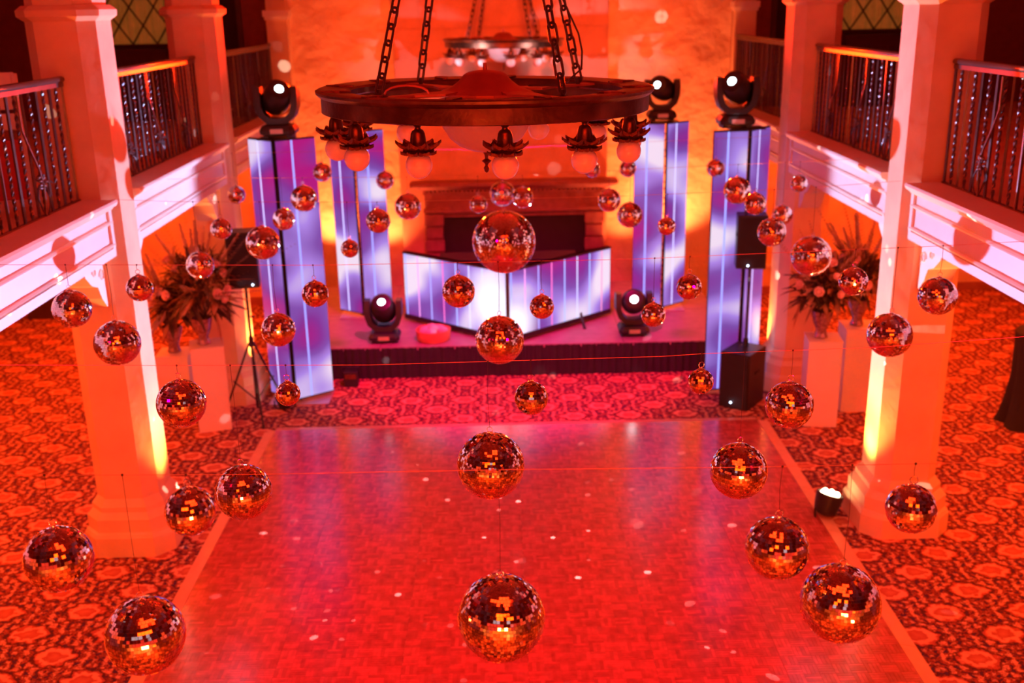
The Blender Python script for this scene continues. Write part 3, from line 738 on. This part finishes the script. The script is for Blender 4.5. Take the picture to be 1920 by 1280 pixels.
# ------------------------------------------------------------------ pedestals and flowers
def pedestal(x, y, rz, w_, h_, label):
    t = thing('pedestal', label, 'pedestal', (x, y, 0), rz, 'white flower pedestals')
    MB().box((-w_/2, -w_/2, 0), (w_/2, w_/2, h_), ch=.006).build('body', 'white', t)
    MB().box((-w_/2-.004, -w_/2-.004, h_), (w_/2+.004, w_/2+.004, h_+.012)).build('top', 'white', t)
    return t
pedestal(-3.70, 12.32, RAD(16), .40, 1.09, 'white pedestal nearest the tripod speaker, flowers on top')
pedestal(-4.22, 12.66, RAD(4), .40, .88, 'lower white pedestal behind the other left pedestal')
pedestal(3.90, 12.02, RAD(-8), .40, 1.09, 'white pedestal at right front, glass vase of flowers on top')
pedestal(4.50, 12.50, RAD(-4), .42, 1.09, 'white pedestal at right behind, half hidden by the near column')
def flowers(x, y, z, label, seed, spread=1.0, tall=1.0, vase_h=.34, pamp=8, droop=0):
    rnd = random.Random(seed)
    t = thing('flower_arrangement', label, 'flowers', (x, y, z), group='flower arrangements')
    MB().lathe([(.07, 0), (.085, .01), (.07, .05), (.06, .10), (.10, .2), (.125, vase_h-.03), (.13, vase_h), (.118, vase_h), (.09, .2), (.05, .10)], n=20, wob=(10, .05)).build('vase', 'vase', t, 40)
    st_ = MB(); lf = MB(); gr = MB(); pp = MB()
    def blade(mb, p, d, ln, w_, sag=.3):
        d = d.normalized(); sd = d.cross(Vector((0, 0, 1)))
        if sd.length < .1: sd = Vector((1, 0, 0))
        sd.normalize(); up = sd.cross(d); prev = None; v = []; f = []
        for k in range(6):
            u = k/5; c = p+d*ln*u+Vector((0, 0, -sag*ln*u*u)); ww = w_*sin(pi*(u*.9+.07))
            v += [tuple(c-sd*ww+up*.2*ww), tuple(c-up*.05*ww), tuple(c+sd*ww+up*.2*ww)]
            if k: b = 3*k; f += [(b-3, b-2, b+1, b), (b-2, b-1, b+2, b+1)]
        mb.add(v, f)
    top = Vector((0, 0, vase_h+.22*spread))
    for k in range(72):
        a = rnd.uniform(0, 2*pi); el = rnd.uniform(-.6, 1.4); d = Vector((cos(a)*cos(el), sin(a)*cos(el), sin(el)+.15))
        p1 = top+d*rnd.uniform(.12, .34)*spread
        st_.tube([(0, 0, vase_h*.5), tuple(Vector((0, 0, vase_h))+d*.05), tuple(p1)], .004, 4)
        for q in range(6):
            dd = (d+Vector((rnd.uniform(-.8, .8), rnd.uniform(-.8, .8), rnd.uniform(-.6, .7)))).normalized()
            blade(gr if q < 3 else lf, p1-d*rnd.uniform(0, .15), dd, rnd.uniform(.12, .26)*spread, rnd.uniform(.015, .04), rnd.uniform(0, .5))
    for k in range(14):
        a = rnd.uniform(0, 2*pi); el = rnd.uniform(.1, 1.2); d = Vector((cos(a)*cos(el), sin(a)*cos(el), sin(el)))
        st_.tube([tuple(top), tuple(top+d*.45*spread*tall)], .003, 4)
        for q in range(16):
            c = top+d*(.25+.035*q)*spread*tall
            for sg in (-1, 1):
                dd = d*.6+d.cross(Vector((0, 0, 1)))*sg*.9; blade(lf, c, dd, .12*(1-q/20), .008, .2)
    # plumes
    for k in range(pamp):
        a = rnd.uniform(0, 2*pi) if not droop or k > 2 else pi+rnd.uniform(-.4, .4)
        el = rnd.uniform(.9, 1.35) if not (droop and k < 3) else -.9
        d = Vector((cos(a)*cos(el), sin(a)*cos(el), sin(el)))
        st_.tube([tuple(top), tuple(top+d*.3*tall)], .004, 4); pl = MB()
        base = top+d*.28*tall+(Vector((-.22, 0, .1)) if el < 0 else Vector((0, 0, 0)))
        for q in range(150):
            u = q/150; c = base+d*.42*tall*u
            dd = d*1.2+Vector((rnd.uniform(-1, 1), rnd.uniform(-1, 1), rnd.uniform(-1, 1)))*.55
            blade(pl, c, dd, .11*(1-.55*u), .009, .35)
        o = pl.build('plume', 'pampas', t); o['kind'] = 'stuff'
    st_.build('stems', 'green', t)['kind'] = 'stuff'
    lf.build('dried_fronds', 'leaf', t)['kind'] = 'stuff'
    gr.build('foliage', 'green', t)['kind'] = 'stuff'
    # blossoms: layered cups of petals
    for k in range(11):
        a = rnd.uniform(pi*.95, pi*2.05); el = rnd.uniform(-.1, 1.0)
        d = Vector((cos(a)*cos(el), sin(a)*cos(el), sin(el)+.1)).normalized(); c = top+d*rnd.uniform(.28, .42)*spread
        R_ = rnd.uniform(.05, .085); q = d.to_track_quat('Z', 'Y').to_matrix().to_4x4(); q.translation = c; bl = MB()
        bl.lathe([(.001, -.1*R_), (.55*R_, -.1*R_), (.6*R_, .3*R_), (.3*R_, .7*R_), (.001, .75*R_)], n=10, mtx=q)
        for ring, (nr, tl, rr) in enumerate(((5, .35, .55), (6, .8, .85), (7, 1.25, 1.0))):
            for i in range(nr):
                aa = 2*pi*i/nr+ring*.5; v = []; f = []
                for uu in range(4):
                    u = uu/3; ang = tl*u; rad = R_*rr*(.15+.85*u*sin(ang+.55)); hz = R_*(.1+.9*u*cos(ang*.9))
                    wv = R_*.55*sin(pi*(.15+.75*u))
                    for sg in (-1, 0, 1):
                        px_, py_ = rad*cos(aa)-sg*wv*sin(aa), rad*sin(aa)+sg*wv*cos(aa); v.append((px_, py_, hz+(0 if sg else -.05*R_)))
                for uu in range(3):
                    b = uu*3; f += [(b, b+1, b+4, b+3), (b+1, b+2, b+5, b+4)]
                bl.add(v, f, q)
        bl.build('blossom', 'petal', t, True)
    return t
flowers(-3.72, 12.30, 1.105, 'large dried flower and pampas arrangement on the left front pedestal', 1, 1.35, 1.25, pamp=13, droop=1)
flowers(-4.22, 12.66, .895, 'dried fronds arrangement on the lower left pedestal behind', 5, 1.0, 1.1, pamp=6)
flowers(3.86, 12.02, 1.105, 'flowers and dark leaves in a vase on the right front pedestal', 2, 1.1, 1.0, pamp=1)
flowers(4.46, 12.5, 1.105, 'tall dried flower arrangement on the right rear pedestal', 3, 1.15, 1.15, pamp=8)

# ------------------------------------------------------------------ draped cocktail table
t = thing('cocktail_table', 'tall round table under a black floor-length cloth at right', 'table', (6.60, 11.8, 0))
rings = []; n = 72
for (r, z, a) in ((.50, .0, .09), (.47, .08, .075), (.43, .3, .05), (.40, .6, .03), (.41, 1.0, .012), (.42, 1.14, 0), (.40, 1.17, 0), (.1, 1.175, 0)):
    rings.append([((r*(1+a*cos(9*2*pi*i/n)+.4*a*cos(17*2*pi*i/n+1)))*cos(2*pi*i/n), (r*(1+a*cos(9*2*pi*i/n)+.4*a*cos(17*2*pi*i/n+1)))*sin(2*pi*i/n), z) for i in range(n)])
MB().loft(rings).build('tablecloth', 'cloth', t, 60)
t = thing('far_cabinet', 'small dark cabinet with a plant against the far left aisle wall', 'cabinet', (-8.05, 17.6, 0))
MB().box((-.2, -.2, 0), (.42, .25, .42)).build('body', 'darkwood', t); MB().box((-.24, -.23, .42), (.46, .27, .46)).build('top', 'darkwood', t)
lf = MB(); rnd = random.Random(8)
for k in range(26): lf.tube([(.1, 0, .46), (.1+rnd.uniform(-.2, .2), rnd.uniform(-.1, .1), .46+rnd.uniform(.1, .3))], [.012, .004], 5)
o = lf.build('plant_leaves', 'green', t); o['kind'] = 'stuff'

# ------------------------------------------------------------------ chandeliers
def link_mesh():
    mb = MB(); a, b = .0235, .033; pts = []
    for k in range(9): q = pi*k/8; pts.append((a*cos(q), 0, b+a*sin(q)))
    for k in range(9): q = pi+pi*k/8; pts.append((a*cos(q), 0, -b+a*sin(q)))
    mb.tube(pts, .0078, 7, closed=True); return mb.mesh('chain_link', 'chain', True)
def leaf_skirt(rnd):
    mb = MB()
    for ring, (nl, r1, z1, up) in enumerate(((9, .105, -.012, .038), (9, .082, -.04, .012))):
        for i in range(nl):
            a0 = 2*pi*(i+.5*ring)/nl; v = []; f = []; rows = 7
            for k in range(rows):
                u = k/(rows-1); r = .03+(r1-.03)*u; z = z1*sin(pi*u*.6)+up*u*u*1.3
                lob = .026*(sin(pi*min(1, u*1.02))**.6)*(1+.35*cos(u*6*pi))+.003
                da = lob/max(r, .03)
                for sg, dz in ((-1, .010), (-.5, -.002), (0, .005), (.5, -.002), (1, .010)):
                    v.append((r*cos(a0+sg*da), r*sin(a0+sg*da), z+dz*(.3+u)+rnd.uniform(-.002, .002)))
            for k in range(rows-1):
                for j in range(4):
                    b = k*5+j; f.append((b, b+1, b+6, b+5))
            nv = len(v); v += [(x, y, z-.004) for x, y, z in v]; f += [tuple(q+nv for q in reversed(p_)) for p_ in f]
            mb.add(v, f)
    return mb.mesh('leaf_skirt', 'bronze2', True)
def chandelier(loc, label):
    t = thing('chandelier', label, 'chandelier', loc, 0, 'ring chandeliers')
    n = 96
    prof = [(.93, -.10), (.94, -.095), (.94, -.015), (.955, -.005), (.968, .008), (.970, .022), (.955, .030), (.80, .022), (.79, .01), (.79, -.02), (.80, -.03), (.90, -.02), (.915, -.03), (.915, -.09), (.92, -.10)]
    rings = [[(r*cos(2*pi*i/n), r*sin(2*pi*i/n), z) for i in range(n)] for r, z in prof]; rings.append(rings[0])
    MB().loft(rings, caps=False).build('ring', 'bronze', t, 35)
    # leaf shaped radial straps on the flange and flat arms to the hub
    for i in range(12):
        a = 2*pi*i/12+RAD(20); m = Matrix.Rotation(a, 4, 'Z')
        mb = MB(); v = [(.79, -.012, .031), (.86, -.045, .036), (.955, -.015, .034), (.955, .015, .034), (.86, .045, .036), (.79, .012, .031)]
        mb.add(v+[(x, y, z-.01) for x, y, z in v], [(0, 1, 2, 3, 4, 5), (11, 10, 9, 8, 7, 6)]+[(k, (k+6), (k+1) % 6+6, (k+1) % 6) for k in range(6)], m); mb.build('rim_leaf', 'bronze2', t)
    for i in range(4):
        a = RAD(36+90*i); m = Matrix.Rotation(a, 4, 'Z')
        mb = MB(); mb.loft([[(x, -w_, z), (x, w_, z), (x, w_, z+.012), (x, -w_, z+.012)] for x, w_, z in ((.22, .05, .0), (.34, .10, -.005), (.5, .035, -.005), (.7, .03, -.005), (.80, .06, .0))], m)
        mb.build('arm', 'brass', t)
    MB().lathe([(.27, -.02), (.275, -.005), (.24, .01), (.19, .03), (.15, .06), (.12, .095), (.095, .11), (.05, .118), (.012, .12), (.01, .16)], n=36, wob=(18, .02)).build('hub_cover', 'brass', t, 30)
    MB().lathe([(.255, -.06), (.27, -.075), (.268, -.14), (.25, -.20), (.21, -.265), (.155, -.31), (.08, -.34), (.02, -.348)], n=72, wob=(24, .018)).build('glass_bowl', 'frost', t, 60)
    MB().lathe([(.28, -.045), (.285, -.06), (.27, -.075), (.26, -.06)], n=36).build('bowl_rim', 'bronze', t, 40)
    MB().lathe([(.006, -.335), (.022, -.346), (.012, -.365), (.009, -.385), (.03, -.40), (.012, -.415), (.008, -.425), (.018, -.442), (.012, -.462), (.002, -.47)], n=12).build('finial', 'bronze', t, 40)
    cup = MB().lathe([(.02, .0), (.022, -.012), (.014, -.02), (.016, -.028), (.028, -.035), (.036, -.05), (.040, -.075), (.042, -.11), (.040, -.135), (.02, -.14)], n=18).mesh('lamp_cup', 'bronze', 40)
    sk = leaf_skirt(random.Random(2)); gl = MB(); gl.sphere((0, 0, 0), .069, 24, 16); glm = gl.mesh('globe_bulb', 'base_glow', 60)
    for i in range(12):
        a = RAD(-90+7+30*i); x, y = .865*cos(a), .865*sin(a)
        c = ob('lamp_cup', cup, t, (x, y, -.095), rot=(0, 0, i*.4)); ob('leaf_skirt', sk, c, (0, 0, -.128), rot=(0, 0, i*.7), scale=(1.14, 1.14, .85)); ob('globe_bulb', glm, c, (0, 0, -.212))
    lm = link_mesh(); apex = Vector((0, 0, 2.5)); pitch = .0875
    for k in range(4):
        a = RAD(-90-54+90*k); base = Vector((.70*cos(a), .70*sin(a), .045)); d = (apex-base); ln = d.length; d.normalize()
        MB().tube([tuple(base+Vector((0, 0, -.06))), tuple(base)], .012, 8).build('chain_anchor', 'chain', t)
        q0 = d.to_track_quat('Z', 'Y'); cnt = int(ln/pitch)
        for j in range(cnt):
            o = ob('chain_link', lm, t, base+d*pitch*(j+.35)); o.rotation_mode = 'QUATERNION'
            o.rotation_quaternion = q0 @ Matrix.Rotation(pi/2*(j % 2)+.3, 3, 'Z').to_quaternion()
    MB().lathe([(.02, 2.45), (.06, 2.47), (.08, 2.52), (.05, 2.58), (.02, 2.62), (.02, 3.2)], n=16).build('top_hub', 'chain', t, 40)
    # wiring drooping from the hub to one chain
    a = RAD(-90+123); b3 = Vector((.70*cos(a), .70*sin(a), .1)); pts = []
    for k in range(22):
        u = k/21; c = b3.lerp(apex, u*.9); pts.append((c.x+.03*sin(u*22), c.y+.02*cos(u*17), c.z))
    MB().tube([(.25, 0, .03), (.45, .1, .02), tuple(b3)]+pts, .006, 5).build('power_cord', 'chain', t)
    MB().tube([(-.42+.12*cos(q), -.40, .02+.045*sin(q)) for q in [pi*k/8 for k in range(9)]], .007, 5).build('cable_loop', 'brass', t)
    return t
c1 = at(910, 171, zc=6.0)
ch1 = chandelier(c1, 'large near bronze ring chandelier with twelve milky globe bulbs'); ch1.rotation_euler = (0, RAD(.5), 0)
ch2 = copy_tree(ch1); c2 = at(944, 75, zc=15.7); ch2.location = c2; ch2.scale = (.945,)*3
ch2['label'] = 'smaller looking far ring chandelier before the end wall'

# ------------------------------------------------------------------ wires and mirror balls
WY = {1: 3.42, 2: 4.62, 3: 6.60, 4: 8.98, 5: 10.62, 6: 12.75}
WP = {1: [(-60, 891), (234, 890), (480, 889), (957, 880), (1380, 876), (1920, 865), (2000, 863)],
      2: [(-60, 684), (330, 685), (690, 684), (995, 675), (1240, 668), (1316, 663), (1640, 651), (1920, 631), (2020, 624)],
      3: [(-100, 496), (0, 496), (600, 497), (1180, 486), (1450, 474), (1740, 462), (1960, 450)],
      4: [(222, 374), (330, 378), (700, 379), (1180, 367), (1500, 353), (1690, 339)],
      5: [(300, 336), (420, 334), (590, 333), (960, 330), (1280, 313), (1500, 303), (1651, 296)],
      6: [(395, 288), (543, 285), (900, 280), (1409, 257), (1515, 247)]}
ORD = {1: 'nearest', 2: 'second nearest', 3: 'third', 4: 'fourth', 5: 'fifth', 6: 'farthest'}
wirefn = {}
for k, pp in WP.items():
    pts = [at(px, py, y=WY[k]) for px, py in pp]; wirefn[k] = pts
    fine = []
    for i in range(len(pts)-1):
        for j in range(6): fine.append(tuple(pts[i].lerp(pts[i+1], j/6)))
    fine.append(tuple(pts[-1]))
    o = MB().tube(fine, .0012 if k < 3 else .0017, 5).build('suspension_wire', 'wire')
    tag(o, 'thin wire strung across the hall, %s from the camera' % (ORD[k]+(' row' if k > 2 else '')), 'wire', 'wires carrying the mirror balls')
def wire_z(k, x):
    p = wirefn[k]
    for i in range(len(p)-1):
        if p[i].x <= x <= p[i+1].x: return p[i].lerp(p[i+1], (x-p[i].x)/(p[i+1].x-p[i].x)).z
    return p[0].z if x < p[0].x else p[-1].z
BALLS = {1: [(110, 1047, 63), (273, 1190, 74), (357, 958, 47), (940, 1157, 83), (1457, 1027, 60), (1575, 1130, 75), (1708, 953, 47)],
         2: [(340, 756, 46), (457, 922, 53), (540, 738, 23), (920, 872, 64), (996, 746, 32), (1314, 715, 24), (1385, 882, 54), (1480, 759, 45)],
         3: [(135, 579, 36), (220, 643, 43), (262, 540, 25), (522, 618, 32), (591, 551, 25), (860, 546, 31), (937, 637, 46), (1016, 575, 23), (1225, 590, 23), (1292, 538, 24), (1600, 527, 27), (1668, 628, 42), (1758, 555, 36)],
         4: [(375, 497, 26), (415, 429, 20), (493, 455, 32), (656, 466, 17), (709, 414, 23), (945, 453, 60), (1250, 424, 17), (1447, 435, 27), (1416, 382, 21), (1521, 480, 38)],
         5: [(532, 411, 21), (570, 372, 25), (765, 387, 25), (897, 383, 17), (980, 370, 20), (1142, 375, 22), (1181, 403, 24), (1382, 357, 26), (1467, 403, 19), (1498, 344, 16)],
         6: [(443, 365, 17), (942, 363, 24), (604, 323, 18), (722, 338, 17), (1110, 318, 15), (1177, 316, 16), (1342, 315, 17)]}
tile_cache = {}
def tiles(n):
    if n in tile_cache: return tile_cache[n]
    rnd = random.Random(n); mb = MB(); rows = n//2; s = pi/rows; h = s*.47; v = []; f = []
    for j in range(rows):
        la = -pi/2+(j+.5)*s; cnt = max(3, int(round(n*cos(la)))); off = rnd.random()
        for i in range(cnt):
            lo = 2*pi*(i+off)/cnt
            nr = Vector((cos(la)*cos(lo), cos(la)*sin(lo), sin(la))); e = Vector((-sin(lo), cos(lo), 0)); u = nr.cross(e)
            ta, tb = rnd.gauss(0, .042), rnd.gauss(0, .042)
            n2 = (nr+ta*e+tb*u).normalized(); e2 = (e-n2*e.dot(n2)).normalized(); u2 = n2.cross(e2)
            w_ = min(h, pi*cos(la)/cnt*.94); b = len(v); c = nr*(1.0)
            for dep in (0, .03):
                for sx, sy in ((-1, -1), (1, -1), (1, 1), (-1, 1)):
                    q = c-nr*dep+e2*w_*sx+u2*h*sy; v.append((q.x, q.y, q.z))
            f += [(b, b+1, b+2, b+3), (b+4, b+5, b+1, b), (b+5, b+6, b+2, b+1), (b+6, b+7, b+3, b+2), (b+7, b+4, b, b+3)]
    mb.v = v; mb.f = f; tile_cache[n] = mb.mesh('mirror_tiles', 'mirror'); return tile_cache[n]
cm_ = MB(); cm_.sphere((0, 0, 0), .982, 40, 24); COREM = cm_.mesh('ball_core', 'core', 60)
cp_ = MB(); cp_.lathe([(.02, -.012), (.02, .0), (.012, .006), (.004, .008), (.003, .014)], n=12); CAPM = cp_.mesh('top_cap', 'steel', 40)
rg_ = MB(); rg_.tube([(.014*cos(2*pi*k/16), 0, .024+.014*sin(2*pi*k/16)) for k in range(16)], .0016, 6, closed=True); RINGM = rg_.mesh('hanging_ring', 'steel', True)
NUM = ['first', 'second', 'third', 'fourth', 'fifth', 'sixth', 'seventh', 'eighth', 'ninth', 'tenth', 'eleventh', 'twelfth', 'thirteenth']
for k, bl in BALLS.items():
    bl = sorted(bl)
    for i, (px, py, r) in enumerate(bl):
        c = at(px, py, y=WY[k]); zc = (c-Vector((0, 0, HC))).dot(_f); R_ = r*zc/FPX*.985
        n = max(28, int(round(2*pi*R_/.0124/6))*6)
        big = 'largest' if r == max(q[2] for q in bl) and sum(1 for q in bl if q[2] == r) == 1 else ('big' if R_ > .13 else ('small' if R_ < .085 else 'medium'))
        t = thing('mirror_ball', '%s silver mirror ball, %s from the left on the %s wire' % (big, NUM[i], ORD[k]), 'mirror ball', c, 0, 'mirror balls on the %s wire' % ORD[k])
        o = ob('mirror_tiles', tiles(n), t, scale=R_, rot=(RAD(random.uniform(-3, 3)), RAD(random.uniform(-3, 3)), random.uniform(0, 6.2)), kind='stuff')
        ob('ball_core', COREM, t, scale=R_)
        ob('top_cap', CAPM, t, (0, 0, R_)); ob('hanging_ring', RINGM, t, (0, 0, R_), rot=(0, 0, random.uniform(-.6, .6)))
        wz = wire_z(k, c.x)-c.z; top = R_+.036
        if wz > top+.01:
            mb = MB(); mb.tube([(0, 0, top), (random.uniform(-.006, .006), 0, (top+wz)/2), (0, 0, wz)], .0009 if k < 3 else .0016, 4); mb.build('thread', 'thread', t)
            MB().sphere((0, 0, wz), .005 if k < 3 else .006, 6, 4).build('knot', 'thread', t)
